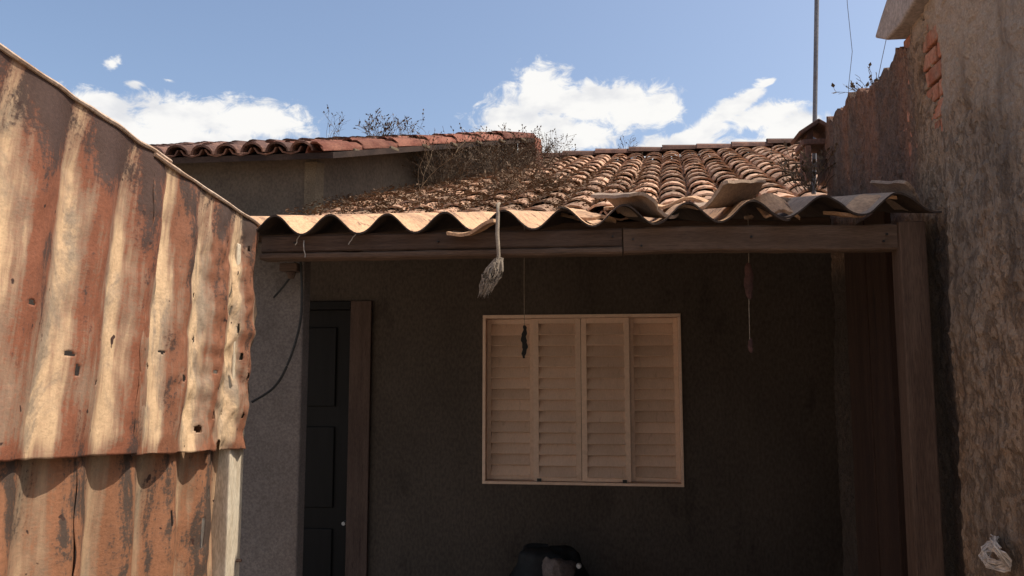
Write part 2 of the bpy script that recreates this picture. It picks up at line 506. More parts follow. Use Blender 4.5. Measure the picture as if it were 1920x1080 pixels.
# --- window with four louvred leaves
wf = MB()
wf.box((WX0, FY - .012, WZ1 - .020), (WX1, FY + .09, WZ1))
wf.box((WX0, FY - .012, WZ0), (WX1, FY + .09, WZ0 + .016))
wf.box((WX0, FY - .012, WZ0 + .016), (WX0 + .018, FY + .09, WZ1 - .020))
wf.box((WX1 - .014, FY - .012, WZ0 + .016), (WX1, FY + .09, WZ1 - .020))
win_o = wf.build('window', 'shutter', house, bevel=.002)
fx0, fx1 = WX0 + .018, WX1 - .014
lw = (fx1 - fx0) / 4
slat_mesh = None
for i in range(4):
    x0, x1 = fx0 + i * lw, fx0 + (i + 1) * lw
    yo = FY + (.046 if i in (0, 3) else .010)
    lf = MB()
    sw = .032 if i in (1, 2) else .026
    if i == 1:
        x1 -= .002
    z0, z1 = WZ0 + .018, WZ1 - .022
    lf.box((x0, yo, z0), (x0 + sw, yo + .026, z1))
    lf.box((x1 - sw, yo, z0), (x1, yo + .026, z1))
    lf.box((x0 + sw, yo, z1 - .030), (x1 - sw, yo + .026, z1))
    lf.box((x0 + sw, yo, z0), (x1 - sw, yo + .026, z0 + .026))
    lf.build('leaf_frame', 'shutter', win_o, bevel=.002)
    NS = 14
    za, zb = z0 + .026, z1 - .030
    st = (zb - za) / NS
    for k in range(NS):
        zc = za + (k + .5) * st
        if slat_mesh is None:
            s_ = MB()
            mt = Matrix.Rotation(R(-33), 4, 'X')
            s_.box((-.5, -.0035, -.040), (.5, .0035, .040), mt)
            so = s_.build('slat', 'shutter', None)
            slat_mesh = so.data
        else:
            so = bpy.data.objects.new('slat', slat_mesh)
            col.objects.link(so)
        so.parent = win_o
        so.scale = (x1 - x0 - 2 * sw + .004, 1, 1)
        so.location = Vector(((x0 + x1) / 2, yo + .016 + rnd.uniform(-.001, .001), zc)) - ORG[house]
        so.rotation_euler = (R(rnd.uniform(-1.5, 1.5)), 0, 0)
    if i in (1, 2):
        MB().box((x1 - .05 if i == 2 else x0 + .02, yo - .012, z0 - .012), (x1 - .025 if i == 2 else x0 + .045, yo, z0 + .014)).build('latch', 'wire', win_o)
# glass and darkness behind the louvres
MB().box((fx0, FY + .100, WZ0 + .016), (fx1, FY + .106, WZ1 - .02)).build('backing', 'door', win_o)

# --- tile roof
RB = R(4.5)                # the roof is not quite square to the front wall
SL = math.atan(.34)
roof_o = Vector((.2, 4.50, 2.542))
RM = Matrix.Translation(roof_o) @ Matrix.Rotation(-RB, 4, 'Z') @ Matrix.Rotation(SL, 4, 'X')
LEN = 5.22
dk = MB()
dk.box((-2.35, .05, -.09), (2.02, LEN, -.055), RM)
RM2 = Matrix.Translation(RM @ Vector((0, LEN, 0))) @ Matrix.Rotation(-RB, 4, 'Z') @ Matrix.Rotation(-SL, 4, 'X')
dk.box((-2.35, 0, -.09), (2.02, 4.2, -.055), RM2)
roof = dk.build('roof', 'soffit', house)


def tile_mesh(name, w0, w1, h0, L, th, mat, seg=6, sag=0., rough_=0.0, seed=0):
    """tapered half-barrel clay tile, lower end at y=0"""
    b = MB()
    rr = random.Random(seed)
    rows = [(0, w0, h0), (L, w1, h0 * w1 / w0)]
    for (y, ww, hh) in rows:
        for dth in (0, th):
            for k in range(seg + 1):
                t = PI * k / seg
                b.v.append(Vector(((ww - dth) * math.cos(t) + rr.uniform(-rough_, rough_), y + rr.uniform(-rough_, rough_) * 2, (hh - dth) * math.sin(t))))
    n = seg + 1
    for k in range(seg):
        b.f.append((k, k + 1, 2 * n + k + 1, 2 * n + k))
        b.f.append((n + k, 3 * n + k, 3 * n + k + 1, n + k + 1))
        b.f.append((k, n + k, n + k + 1, k + 1))
        b.f.append((2 * n + k, 2 * n + k + 1, 3 * n + k + 1, 3 * n + k))
    b.f.append((0, 2 * n, 3 * n, n))
    b.f.append((n - 1, 2 * n - 1, 4 * n - 1, 3 * n - 1))
    return b


def share(mb, name, mat):
    oo = mb.build(name, mat, None, smooth=False)
    me = oo.data
    bpy.data.objects.remove(oo)
    return me


PX = .198
EXP = .345
tms = [share(tile_mesh('tile', .099, .080, .064, .47, .013, None, 6, rough_=.003, seed=k), 'tile', 'tile') for k in range(4)]
ncol = int(4.3 / PX)
nrow = int(LEN / EXP)
chan = MB()
cols_x = [-2.30 + PX * (i + .5) for i in range(ncol)]
cover = []
for i, x in enumerate(cols_x):
    jx = rnd.uniform(-.008, .008)
    for j in range(nrow):
        y = j * EXP + rnd.uniform(-.012, .012)
        cover.append((x + jx + rnd.uniform(-.005, .005), y, i, j))
for (x, y, i, j) in cover:
    if i == 0 or i >= ncol:
        continue
    ob = bpy.data.objects.new('tile', tms[rnd.randrange(4)])
    col.objects.link(ob)
    ob.parent = roof
    mt = RM @ Matrix.Translation((x, y, .004 + rnd.uniform(0, .006))) @ Matrix.Rotation(R(rnd.uniform(-2.2, 2.2)), 4, 'Z') @ Matrix.Rotation(R(-2.3 + rnd.uniform(-.5, .5)), 4, 'X')
    ob.matrix_local = Matrix.Translation(-ORG[house]) @ mt
tm = tile_mesh('c', .098, .082, .06, .47, .012, None, 4)
for i in range(ncol):
    for j in range(nrow):
        mt = RM @ Matrix.Translation((-2.30 + PX * (i + 1) + rnd.uniform(-.006, .006), j * EXP + rnd.uniform(-.01, .01), .028)) @ Matrix.Rotation(PI, 4, 'Y') @ Matrix.Rotation(R(2.0), 4, 'X')
        chan.add([mt @ p for p in tm.v], tm.f)
co_ = chan.build('channel_tiles', 'tile_under', roof)
co_['kind'] = 'stuff'
# ridge caps
rc = share(tile_mesh('ridge', .125, .105, .085, .46, .014, None, 6, rough_=.003, seed=9), 'ridge_tile', 'tile_dark')
for k in range(11):
    x = -2.3 + k * .395
    ob = bpy.data.objects.new('ridge_tile', rc)
    col.objects.link(ob)
    ob.parent = roof
    top = RM @ Vector((0, LEN, .055))
    mt = Matrix.Translation(top) @ Matrix.Rotation(-RB, 4, 'Z') @ Matrix.Translation((x, 0, rnd.uniform(-.008, .010) - .02)) @ Matrix.Rotation(-PI / 2, 4, 'Z') @ Matrix.Rotation(R(-1.5 + rnd.uniform(-1, 1)), 4, 'X')
    ob.matrix_local = Matrix.Translation(-ORG[house]) @ mt

# ================================================================ PORCH in front of the house
porch = thing('porch', (-.1, 2.42, 0), 'low porch of wavy fibre-cement sheets on a dark wooden beam', 'porch')
PS = .200


def wave_sheet(name, x0, x1, y0, y1, z0, mat, crest=-1.03, pitch=.18, amp=.030, th=.006, roll=0., slope=PS, seed=0, jag=.0, parent=None, yaw=0.):
    """corrugated sheet over x0..x1, sloping up from y0; z0 = height of the middle of the wave at y0"""
    nx = max(6, int((x1 - x0) / .010))
    ny = max(4, int((y1 - y0) / .06))
    b = MB()
    for side in (0, 1):
        for j in range(ny + 1):
            for i in range(nx + 1):
                x = x0 + (x1 - x0) * i / nx
                ej = jag * (noise.noise(Vector((x * 9 + seed * 7, seed, 0))) + .6 * noise.noise(Vector((x * 31, seed + 4, 0))))
                y = y0 + (y1 - y0) * j / ny + (ej if j == 0 else 0) + yaw * (x - x0)
                z = z0 + amp * math.cos(2 * PI * (x - crest) / pitch) + slope * (y - y0) + roll * (x - x0)
                z += .003 * noise.noise(Vector((x * 2.3, y * 2.1, seed))) + .0025 * noise.noise(Vector((x * 12, y * 3, seed)))
                b.v.append(Vector((x, y, z - side * th)))
    n = nx + 1
    tot = n * (ny + 1)
    for j in range(ny):
        for i in range(nx):
            a = j * n + i
            b.f.append((a, a + 1, a + n + 1, a + n))
            b.f.append((tot + a, tot + a + n, tot + a + n + 1, tot + a + 1))
    for i in range(nx):
        b.f.append((i, tot + i, tot + i + 1, i + 1))
        a = ny * n + i
        b.f.append((a, a + 1, tot + a + 1, tot + a))
    for j in range(ny):
        a = j * n
        b.f.append((a, a + n, tot + a + n, tot + a))
        a = j * n + nx
        b.f.append((a, tot + a, tot + a + n, a + n))
    o_ = b.build(name, mat, parent, smooth=True)
    o_.data.materials.append(M['sheet_shade'])
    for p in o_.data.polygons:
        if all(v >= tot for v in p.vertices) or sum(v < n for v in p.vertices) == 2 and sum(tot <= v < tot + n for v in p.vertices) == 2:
            p.material_index = 1  # underside and front edge coloured dark, as painted shade
    return o_


wave_sheet('roof_sheet', -2.65, -1.19, 2.37, 4.86, 2.106, 'cement', seed=1, parent=porch)  # unseen behind the fence, added to keep light out of the porch
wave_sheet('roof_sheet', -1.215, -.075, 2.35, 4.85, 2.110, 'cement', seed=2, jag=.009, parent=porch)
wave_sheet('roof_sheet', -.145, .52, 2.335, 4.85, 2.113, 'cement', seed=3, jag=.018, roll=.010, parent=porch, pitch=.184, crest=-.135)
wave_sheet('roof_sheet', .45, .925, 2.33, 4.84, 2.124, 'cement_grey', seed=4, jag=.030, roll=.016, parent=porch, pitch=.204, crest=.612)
wave_sheet('roof_sheet', .935, 1.75, 3.62, 4.84, 2.36, 'cement', seed=5, parent=porch)  # unseen behind the wall end, added to stop sky light leaking in



def plank(name, x0, x1, y0, y1, z0, z1, mat, seed, warp=.004, seg=40):
    """old timber: slightly warped, edges worn unevenly"""
    b = MB()
    for i in range(seg + 1):
        x = x0 + (x1 - x0) * i / seg
        w1, w2 = warp * noise.noise(Vector((x * 2.2, seed, 0))), warp * noise.noise(Vector((x * 2.0, seed, 5)))
        e = [.0022 * noise.noise(Vector((x * 17, seed, k))) + .0012 * noise.noise(Vector((x * 60, seed, k))) for k in range(8)]
        c = .005
        b.v += [Vector(p) for p in [(x, y0 + w1 + e[0], z0 + c + w2), (x, y0 + w1 + c, z0 + w2 + e[1]), (x, y1 + w1 - c, z0 + w2 + e[2]), (x, y1 + w1, z0 + c + w2),
                                    (x, y1 + w1, z1 - c + w2), (x, y1 + w1 - c, z1 + w2), (x, y0 + w1 + c, z1 + w2 + e[5]), (x, y0 + w1 + e[6], z1 - c + w2)]]
    for i in range(seg):
        for k in range(8):
            k2 = (k + 1) % 8
            b.f.append((i * 8 + k, i * 8 + k2, (i + 1) * 8 + k2, (i + 1) * 8 + k))
    b.f.append(tuple(range(8)))
    b.f.append(tuple(seg * 8 + k for k in range(8))[::-1])
    return b.build(name, mat, porch)


plank('beam', -1.095, .043, 2.405, 2.47, 2.031, 2.086, 'beam', 1)
plank('batten', -1.095, .043, 2.396, 2.462, 2.008, 2.028, 'beam_light', 2)
plank('beam', .047, .83, 2.398, 2.46, 2.009, 2.084, 'beam_light', 3, .006)
for (x, z) in [(-.98, 2.06), (-.52, 2.055), (.015, 2.06), (.075, 2.05), (.10, 2.03), (.42, 2.05), (.80, 2.05), (.79, 2.03)]:
    MB().tube([(x, 2.402, z), (x, 2.388, z - .001)], .0032, 7).build('nail', 'wire', porch)
MB().box((.831, 2.385, 0), (.905, 2.455, 2.085)).build('post', 'post_wood', porch, bevel=.004)
# inner purlin that carries the sheets half way back
MB().box((-2.6, 3.45, 2.235), (.93, 3.51, 2.305)).build('purlin', 'beam', porch, bevel=.004)
# wire ties holding the sheets to the beam
for (x, z0, z1, dx) in [(-.955, 2.09, 2.052, -.022), (-.775, 2.085, 2.05, -.03), (-.945, 2.065, 2.012, .002)]:
    p = []
    for k in range(6):
        t = k / 5
        p.append((x + dx * t + rnd.uniform(-.002, .002), 2.386 - .006 * math.sin(t * 5), z0 + (z1 - z0) * t))
    MB().tube(p, .0016, 5).build('wire_tie', 'tie', porch)

# broken pieces of sheet thrown on the porch edge
def fragment(label, cx, cy, cz, w_, l_, rotz, tilt, roll, amp, mat, seed):
    nx, ny = 14, 8
    b = MB()
    for side in (0, 1):
        for j in range(ny + 1):
            for i in range(nx + 1):
                u, v = i / nx - .5, j / ny - .5
                ed = 1 + .16 * noise.noise(Vector((u * 3, v * 3, seed * 5.1)))
                edge = .05 * noise.noise(Vector((u * 9, seed * 3, 0))) * (abs(v) * 2)
                b.v.append(Vector((u * w_ * ed, (v + edge) * l_ * ed, amp * math.cos(u * w_ / .18 * 2 * PI + seed) - side * .010 + .003 * noise.noise(Vector((u * 4, v * 4, seed))))))
    n = nx + 1
    tot = n * (ny + 1)
    for j in range(ny):
        for i in range(nx):
            a = j * n + i
            b.f.append((a, a + 1, a + n + 1, a + n))
            b.f.append((tot + a, tot + a + n, tot + a + n + 1, tot + a + 1))
    for i in range(nx):
        b.f.append((i, tot + i, tot + i + 1, i + 1))
        a = ny * n + i
        b.f.append((a, a + 1, tot + a + 1, tot + a))
    for j in range(ny):
        a = j * n
        b.f.append((a, a + n, tot + a + n, tot + a))
        a = j * n + nx
        b.f.append((a, tot + a, tot + a + n, a + n))
    o_ = b.build('broken_sheet', mat, None, smooth=True)
    o_.location = (cx, cy, cz)
    o_.rotation_euler = (tilt, roll, rotz)
    return tag(o_, label, 'broken sheet', 'broken sheet pieces lying on the porch edge')


fragment('broken grey shard of sheet straddling a wave near the middle of the porch edge', .085, 2.50, 2.180, .17, .36, R(22), R(12), R(14), .020, 'cement_grey', 1.6)
fragment('long pale broken sheet piece lying flat behind the grey shard', .17, 2.74, 2.236, .34, .22, R(-8), R(13), R(2), .016, 'cement', 2.4)
fragment('grey broken shard slanting up to the right, left of the round bright piece', .36, 2.47, 2.186, .19, .30, R(-38), R(12), R(-15), .018, 'cement_grey', 3.2)
fragment('rounded bright broken piece standing in a trough of the porch edge', .505, 2.45, 2.150, .10, .16, R(6), R(30), R(2), .016, 'cement', 0.05)
fragment('narrow pale sliver of sheet below the right end of the porch edge', .735, 2.42, 2.142, .17, .12, R(14), R(14), R(-17), .014, 'cement', 4.4)
fragment('small tan shard wedged in the trough left of the long pale piece', -.06, 2.52, 2.150, .12, .17, R(30), R(16), R(10), .014, 'cement', 5.3)
fragment('dark tan shard lying on the tiles behind the round bright piece', .56, 2.72, 2.215, .20, .16, R(-20), R(10), R(-12), .016, 'cement_grey', 6.1)
fragment('thin grey shard leaning at the far right end against the mortar wall', .865, 2.45, 2.178, .11, .15, R(25), R(16), R(30), .012, 'cement_grey', 7.7)
fragment('chipped pale lip of sheet hanging over the beam left of the rope', -.405, 2.355, 2.088, .15, .07, R(-14), R(12), R(-9), .010, 'cement', 3.6)

# ================================================================ NEIGHBOUR HOUSE behind on the left
nb = thing('neighbour_house', (-2.05, 5.3, 0), 'taller grey-brown neighbouring house with round tile ends along its eave, behind the fence', 'house')
A0, A1 = Vector((-2.03, 5.30, 0)), Vector((-.915, 8.05, 0))
tdir = (A1 - A0).normalized()
nrm = Vector((tdir.y, -tdir.x, 0))


def ztop(p):
    return 3.198 + .320 * (p.y - 5.2)


n_ = MB()
# front wall and raking right wall as one solid (roof side sloped)
P = [Vector((-4.6, 5.30, 0)), A0, A1, Vector((-4.6, 8.1, 0))]
lo_ = [p.copy() for p in P]
hi_ = [Vector((p.x, p.y, ztop(p) - .075)) for p in P]
n_.add(lo_ + hi_, [(3, 2, 1, 0), (4, 5, 6, 7), (0, 1, 5, 4), (1, 2, 6, 5), (2, 3, 7, 6), (3, 0, 4, 7)])
n_.build('wall', 'neigh', nb)
# corner pier, paler
pc = A0 + nrm * .012
MB().prism([(A0.x - .075, 5.278), (A0.x + .010, 5.278), (A0.x + .045, 5.345), (A0.x - .075, 5.345)], 0, ztop(A0) - .10, 'z').build('corner_pier', 'neigh_pale', nb, bevel=.004)
# brick end at the back of the gable
e0 = A1 - tdir * .02
bb = MB()
for k in range(22):
    zb_ = ztop(A1) - .02 - (k + 1) * .066
    q = [e0 + nrm * (.012 + .004 * rnd.random()) - tdir * .0, e0 + nrm * (.185 + .006 * k + rnd.uniform(-.008, .008)) + tdir * .03, e0 + nrm * (.185 + .006 * k) + tdir * .20, e0 - nrm * .04 + tdir * .18]
    MB().prism([(p.x, p.y) for p in q], zb_, zb_ + .058, 'z').build('brick', 'tile_red', nb)
# roof: deck, eave tiles seen end-on, barrel tiles along the raking verge
d_ = MB()
V = [Vector((-4.7, 5.14, 0)), A0 + Vector((.18, -.16, 0)), A1 + nrm * .19 + tdir * .02, Vector((-4.7, 8.12, 0))]
d_.add([Vector((p.x, p.y, ztop(p) - .072)) for p in V] + [Vector((p.x, p.y, ztop(p) - .030)) for p in V],
       [(3, 2, 1, 0), (4, 5, 6, 7), (0, 1, 5, 4), (1, 2, 6, 5), (2, 3, 7, 6), (3, 0, 4, 7)])
nroof = d_.build('roof', 'soffit', nb)
nt = share(tile_mesh('tile', .082, .068, .070, .47, .014, None, 8, rough_=.003, seed=21), 'tile', 'tile_dark')
ntr = share(tile_mesh('tile', .085, .070, .075, .50, .014, None, 8, rough_=.004, seed=22), 'tile', 'tile_red')
NS_ = math.atan(.318)
for i in range(13):
    x = -2.06 - i * .179
    for j in range(8):
        y = 5.10 + j * .385
        ob = bpy.data.objects.new('tile', nt)
        col.objects.link(ob)
        ob.parent = nroof
        ob.matrix_local = Matrix.Translation(-ORG[nb]) @ Matrix.Translation((x + rnd.uniform(-.006, .006), y, 3.198 + .320 * (y - 5.2) - .012 + rnd.uniform(-.004, .004))) @ Matrix.Rotation(NS_ - R(2), 4, 'X') @ Matrix.Rotation(R(rnd.uniform(-2, 2)), 4, 'Z')
ch = MB()
tmc = tile_mesh('c', .085, .07, .055, .47, .012, None, 4)
for i in range(13):
    for j in range(8):
        y = 5.12 + j * .385
        mt = Matrix.Translation((-2.15 - i * .179, y, 3.198 + .320 * (y - 5.2) + .022)) @ Matrix.Rotation(NS_ - R(2), 4, 'X') @ Matrix.Rotation(PI, 4, 'Y')
        ch.add([mt @ p for p in tmc.v], tmc.f)
cc = ch.build('channel_tiles', 'tile_dark', nroof)
cc['kind'] = 'stuff'
vl = (A1 - A0).length
rake = math.atan2(ztop(A1) - ztop(A0), vl)
for row, (off, dz) in enumerate([(.125, -.010), (-.03, .0), (-.225, -.004), (-.38, 0)]):
    for k in range(8):
        s_ = -.15 + k * .415 + (0 if row == 0 else .1)
        if s_ > vl - .3:
            s_ = vl - .42
        p = A0 + tdir * s_ + nrm * off
        ob = bpy.data.objects.new('verge_tile', ntr)
        col.objects.link(ob)
        ob.parent = nroof
        ob.matrix_local = Matrix.Translation(-ORG[nb]) @ Matrix.Translation((p.x, p.y, ztop(p) + dz - .018 + rnd.uniform(-.004, .004))) @ Matrix.Rotation(-math.atan2(tdir.x, tdir.y), 4, 'Z') @ Matrix.Rotation(rake - R(1.5), 4, 'X') @ Matrix.Rotation(R(rnd.uniform(-1.5, 1.5)), 4, 'Z')
# dabs of bedding mortar under the verge tiles
for k in range(7):
    p = A0 + tdir * (.2 + k * .415) + nrm * .20
    ob = MB()
    ob.box((-.02, -.05, -.012), (.02, .05, .012), Matrix.Translation((p.x, p.y, ztop(p) - .040)) @ Matrix.Rotation(-math.atan2(tdir.x, tdir.y), 4, 'Z'))
    ob.build('mortar_dab', 'neigh_pale', nroof, bevel=.006)

# ================================================================ RIGHT BOUNDARY WALL
wall = thing('boundary_wall', (1.03, 2.0, 0), 'tall rough mortar wall with black stains and exposed brick on the right', 'wall')


def wtop(y):
    j = .028 * noise.noise(Vector((y * 14, 3.3, 0))) + .016 * noise.noise(Vector((y * 41, 1.3, 0)))
    if y < 1.40:  # unseen near length, kept low so sun reaches the yard and bounces
        return 1.15 + j
    if y < 1.55:
        return 1.15 + 1.78 * (y - 1.40) / .15
    if y < 2.47:
        return 2.93 + j
    if y < 2.53:
        return 2.93 + (2.715 - 2.93) * (y - 2.47) / .06
    st = round(2.2 * noise.noise(Vector((y * 7.3, 9.1, 0)))) * .020
    return 2.700 + .045 * max(0, (y - 3.0)) + j * 1.25 + st


def bare(y, z):
    """where the plaster has come away from the bricks"""
    cy = 2.42 - .25 * (z - 2.55) ** 2 - .12 * (2.62 - z)
    q = ((y - cy) / .062) ** 2 + ((z - 2.545) / .155) ** 2
    k = .85 - q + 1.3 * fbm((y, z, 4), 17, 4)
    return max(0., min(1., k * 1.6))


def wface(y, z):
    x = .928 if y < 2.30 else (.952 if y > 2.335 else .928 + .024 * (y - 2.30) / .035)
    d = .014 * fbm((y * 3, z * 2.2, 1), 1.3, 4) + .006 * fbm((y, z * .85, 5), 21, 3) + .0045 * fbm((y, z, 9), 47, 2)
    d -= .034 * bare(y, z)
    return x - d


YS = [-2.5 + .43 * k for k in range(9)] + [1.35, 1.42, 1.46] + [1.5 + .011 * k for k in range(int((3.56 - 1.5) / .011) + 1)]
NZ = 240
b = MB()
for y in YS:
    t = wtop(y)
    for k in range(NZ + 1):
        fr = k / NZ
        z = fr / .22 * .7 if fr < .22 else .7 + (t - .7) * (fr - .22) / .78
        b.v.append(Vector((wface(y, z), y, z)))
    b.v.append(Vector((1.13, y, t + .01 * noise.noise(Vector((y * 20, 8, 2))))))
    b.v.append(Vector((1.13, y, 0)))
n = NZ + 3
for i in range(len(YS) - 1):
    for k in range(n - 1):
        b.f.append((i * n + k, (i + 1) * n + k, (i + 1) * n + k + 1, i * n + k + 1))
b.f.append(tuple(range(n)))
b.f.append(tuple((len(YS) - 1) * n + k for k in range(n))[::-1])
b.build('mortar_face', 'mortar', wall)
# return behind the wall and side of the porch
MB().box((1.135, 3.44, 0), (1.72, 3.56, 2.30)).build('return_wall', 'facade', wall)
MB().box((1.58, 3.562, 0), (1.72, 4.695, 2.36)).build('side_wall', 'facade', wall)
# exposed bricks where the plaster has fallen off
for k in range(7):
    z0 = 2.335 + k * .056
    for m_ in range(3):
        y0 = 2.26 + m_ * .125 + (.062 if k % 2 else 0) + rnd.uniform(-.004, .004)
        xx = .957 + rnd.uniform(-.002, .003)
        MB().box((xx, y0, z0), (xx + .08, y0 + .115, z0 + .047)).build('brick', 'brick', wall, bevel=.004)
# broken tip of the coping
cp = MB()
cp.prism([(2.36, 2.745), (2.50, 2.722), (2.63, 2.728), (2.735, 2.780), (2.66, 2.826), (2.565, 2.875), (2.46, 2.94), (2.36, 2.965)], .905, 1.15)
cp.build('coping', 'coping', wall, bevel=.008)

# tile-capped stack at the far end of the wall
stk = thing('tile_capped_stack', (.95, 3.64, 2.56), 'little stack capped with two leaning roof tiles at the foot of the thin mast', 'chimney')
MB().box((.875, 3.58, 2.50), (.897, 3.70, 2.652)).build('stub', 'tile_dark', stk)
MB().box((.955, 3.575, 2.50), (1.06, 3.72, 2.652)).build('stub', 'tile_dark', stk)
MB().box((.862, 3.575, 2.654), (1.07, 3.73, 2.680)).build('slab', 'tile_dark', stk, bevel=.004)
for sx in (-1, 1):
    cap = MB()
    mt = Matrix.Translation((.93, 3.65, 2.768)) @ Matrix.Rotation(sx * R(33), 4, 'Y')
    cap.box((0 if sx > 0 else -.105, -.09, -.018), (.105 if sx > 0 else 0, .09, 0), mt)
    cap.build('cap_tile', 'tile_dark', stk, bevel=.004)
MB().box((.885, 3.60, 2.680), (.912, 3.70, 2.735)).build('stub', 'tile_dark', stk)
MB().box((.965, 3.60, 2.680), (1.05, 3.70, 2.725)).build('stub', 'tile_dark', stk)

# ================================================================ mast and wires
mast = thing('antenna_mast', (.955, 3.78, 2.4), 'thin grey vertical mast rising above the right end of the tile roof', 'mast')
MB().tube([(.955, 3.80, 2.48), (1.085, 3.80, 4.9)], .0105, 10).build('pole', 'metal', mast, smooth=True)
MB().box((.935, 3.775, 2.60), (.979, 3.825, 2.63)).build('clamp', 'metal', mast, bevel=.002)
for (x, y0, lab) in [(1.02, 3.52, 'thin slack wire nearest the mast, dropping to the wall top'), (1.03, 3.0, 'thin wire farther right of the mast, slanting up over the wall')]:
    if y0 > 3.2:
        pts = [(1.02, 3.44, 2.72), (1.02, 3.42, 2.86), (1.035, 3.40, 3.0), (1.018, 3.38, 3.2), (1.01, 3.36, 3.5)]
    else:
        pts = [(1.02, 3.12, 2.69), (1.035, 3.06, 2.82), (1.055, 3.0, 2.96), (1.085, 2.9, 3.25), (1.11, 2.8, 3.55)]
    o_ = MB().tube(pts, .0013, 5).build('wire', 'metal', None, world_origin=pts[0])
    tag(o_, lab, 'wire')

# ================================================================ LEFT RUSTY FENCE
fence = thing('corrugated_fence', (-1.12, 1.2, 0), 'tall fence of rusty torn corrugated metal sheets along the left side', 'fence')


TOPS = []


def fence_sheet(name, y0, y1, zline, hfun, xm, amp_bot, amp_top, mat, theta, shear, seed, crumple=0., holes=(), res=.0085, th=.0015, crest=1.36, pitch=.187, flare=0.):
    """y0..y1 along the bottom edge; zline(y) bottom edge height; hfun(y) height; lean = shear"""
    nu = int((y1 - y0) / res)
    hm = max(hfun(y0), hfun(y1))
    nv = int(hm / res)
    b = MB()
    uvs = []
    for j in range(nv + 1):
        for i in range(nu + 1):
            y = y0 + (y1 - y0) * i / nu
            v = hfun(y) * j / nv
            fr = j / nv
            amp = (amp_bot + (amp_top - amp_bot) * fr) * (1 - .93 * max(0, (fr - .80) / .20))
            ph = 2 * PI * (y - crest + .03 * noise.noise(Vector((v * 2, seed, y * .5)))) / pitch
            c = math.cos(ph)
            # broad valleys, rounded ridges
            x = xm + amp * c + (.004 * noise.noise(Vector((y * 3, v * 3, seed)))) * (1 - fr ** 4)
            x += .0025 * noise.noise(Vector((y * 16, v * 7, seed + 3)))
            if crumple:
                k = crumple * min(1, max(.25, (y - y0) / (y1 - y0) * 1.3))
                x += k * (.024 * fbm((y * 2, v * 1.4, seed), 4.5, 3) + .010 * fbm((y * 2, v * 1.1, seed + 4), 15, 2)) * (1 - fr ** 6)
            edge = 0
            if j == 0:
                edge = .006 * noise.noise(Vector((y * 17, seed, 1)))
            if j == nv:
                edge = .003 * noise.noise(Vector((y * 13, seed, 2)))
            zz = zline(y) + (v + edge) * math.cos(theta)
            yy = y + (v + edge) * shear
            if i in (0, nu) and th > 0:
                yy += .010 * noise.noise(Vector((v * 14, seed, 5)))
            b.v.append(Vector((x, yy, zz)))
            uvs.append((y, v))
    n = nu + 1
    for j in range(nv):
        for i in range(nu):
            u = y0 + (y1 - y0) * (i + .5) / nu
            v = hm * (j + .5) / nv
            skip = False
            for (hu, hv, ru, rv) in holes:
                dn = .55 * noise.noise(Vector((u * 60, v * 60, seed)))
                if ((u - hu) / ru) ** 2 + ((v - hv) / rv) ** 2 < 1 + dn:
                    skip = True
                    break
            if not skip:
                a = j * n + i
                b.f.append((a, a + 1, a + n + 1, a + n))
    TOPS.append([p.copy() for p in b.v[nv * (nu + 1):]])
    o_ = b.build(name, mat, fence, smooth=True, uvs=uvs)
    md = o_.modifiers.new('thick', 'SOLIDIFY')
    md.thickness = th
    md.offset = -1
    return o_


def zb_up(y):
    return 1.491 - .064 * (y - 1.355)


def h_up(y):
    # top edge follows the sagging line seen against the sky
    return .742 - .040 * (y - 1.29)


SH = .10
fence_sheet('upper_sheet', -.45, 1.02, zb_up, h_up, -1.104, .012, .019, 'sheet', R(3.5), SH, 6, res=.02)
fence_sheet('upper_sheet', .95, 1.80, zb_up, h_up, -1.100, .012, .019, 'sheet', R(3.5), SH, 1, res=.005, crumple=.22,
            holes=[(1.52, .18, .007, .012), (1.60, .16, .006, .008), (1.36, .30, .008, .006), (1.50, .215, .010, .004)])
fence_sheet('upper_sheet', 1.74, 2.345, lambda y: zb_up(y) - .004, lambda y: h_up(y) - .004, -1.0965, .012, .017, 'sheet_far', R(3.5), SH * .62, 2, crumple=.8, res=.0042,
            holes=[(1.93, .19, .006, .010), (2.02, .30, .005, .012), (1.86, .25, .010, .005), (2.12, .10, .008, .013), (2.20, .13, .006, .026), (2.235, .20, .005, .020),
                   (2.16, .53, .004, .022), (2.19, .47, .005, .022), (2.22, .41, .004, .022), (2.25, .36, .004, .02), (2.27, .28, .006, .010), (2.00, .42, .006, .008),
                   (2.30, .22, .006, .012), (2.29, .10, .006, .008), (2.10, .22, .006, .006), (2.06, .06, .010, .010), (2.17, .015, .022, .016), (2.27, .62, .006, .010), (2.14, .60, .005, .014), (1.80, .21, .006, .005)])
fence_sheet('lower_sheet', -.45, 1.62, lambda y: .02, lambda y: 1.62 - .064 * (y - 1.3), -1.132, .022, .022, 'sheet_low', 0, .03, 3, res=.012)
fence_sheet('lower_sheet', 1.555, 2.256, lambda y: .02, lambda y: 1.60 - .064 * (y - 1.3), -1.1315, .022, .021, 'sheet_low', 0, .03, 4, crumple=.3, res=.008,
            holes=[(1.93, 1.28, .005, .02), (2.10, 1.22, .006, .04), (2.12, 1.33, .005, .02)])


def hem(row, w_, mat):
    """rolled pale edge along the top of a sheet"""
    MB().tube([p + Vector((.004, 0, -w_ * .3)) for p in row[::3]], [w_ * (1 + .3 * noise.noise(p * 9)) for p in row[::3]], 6).build('edge_strip', mat, fence, smooth=True)


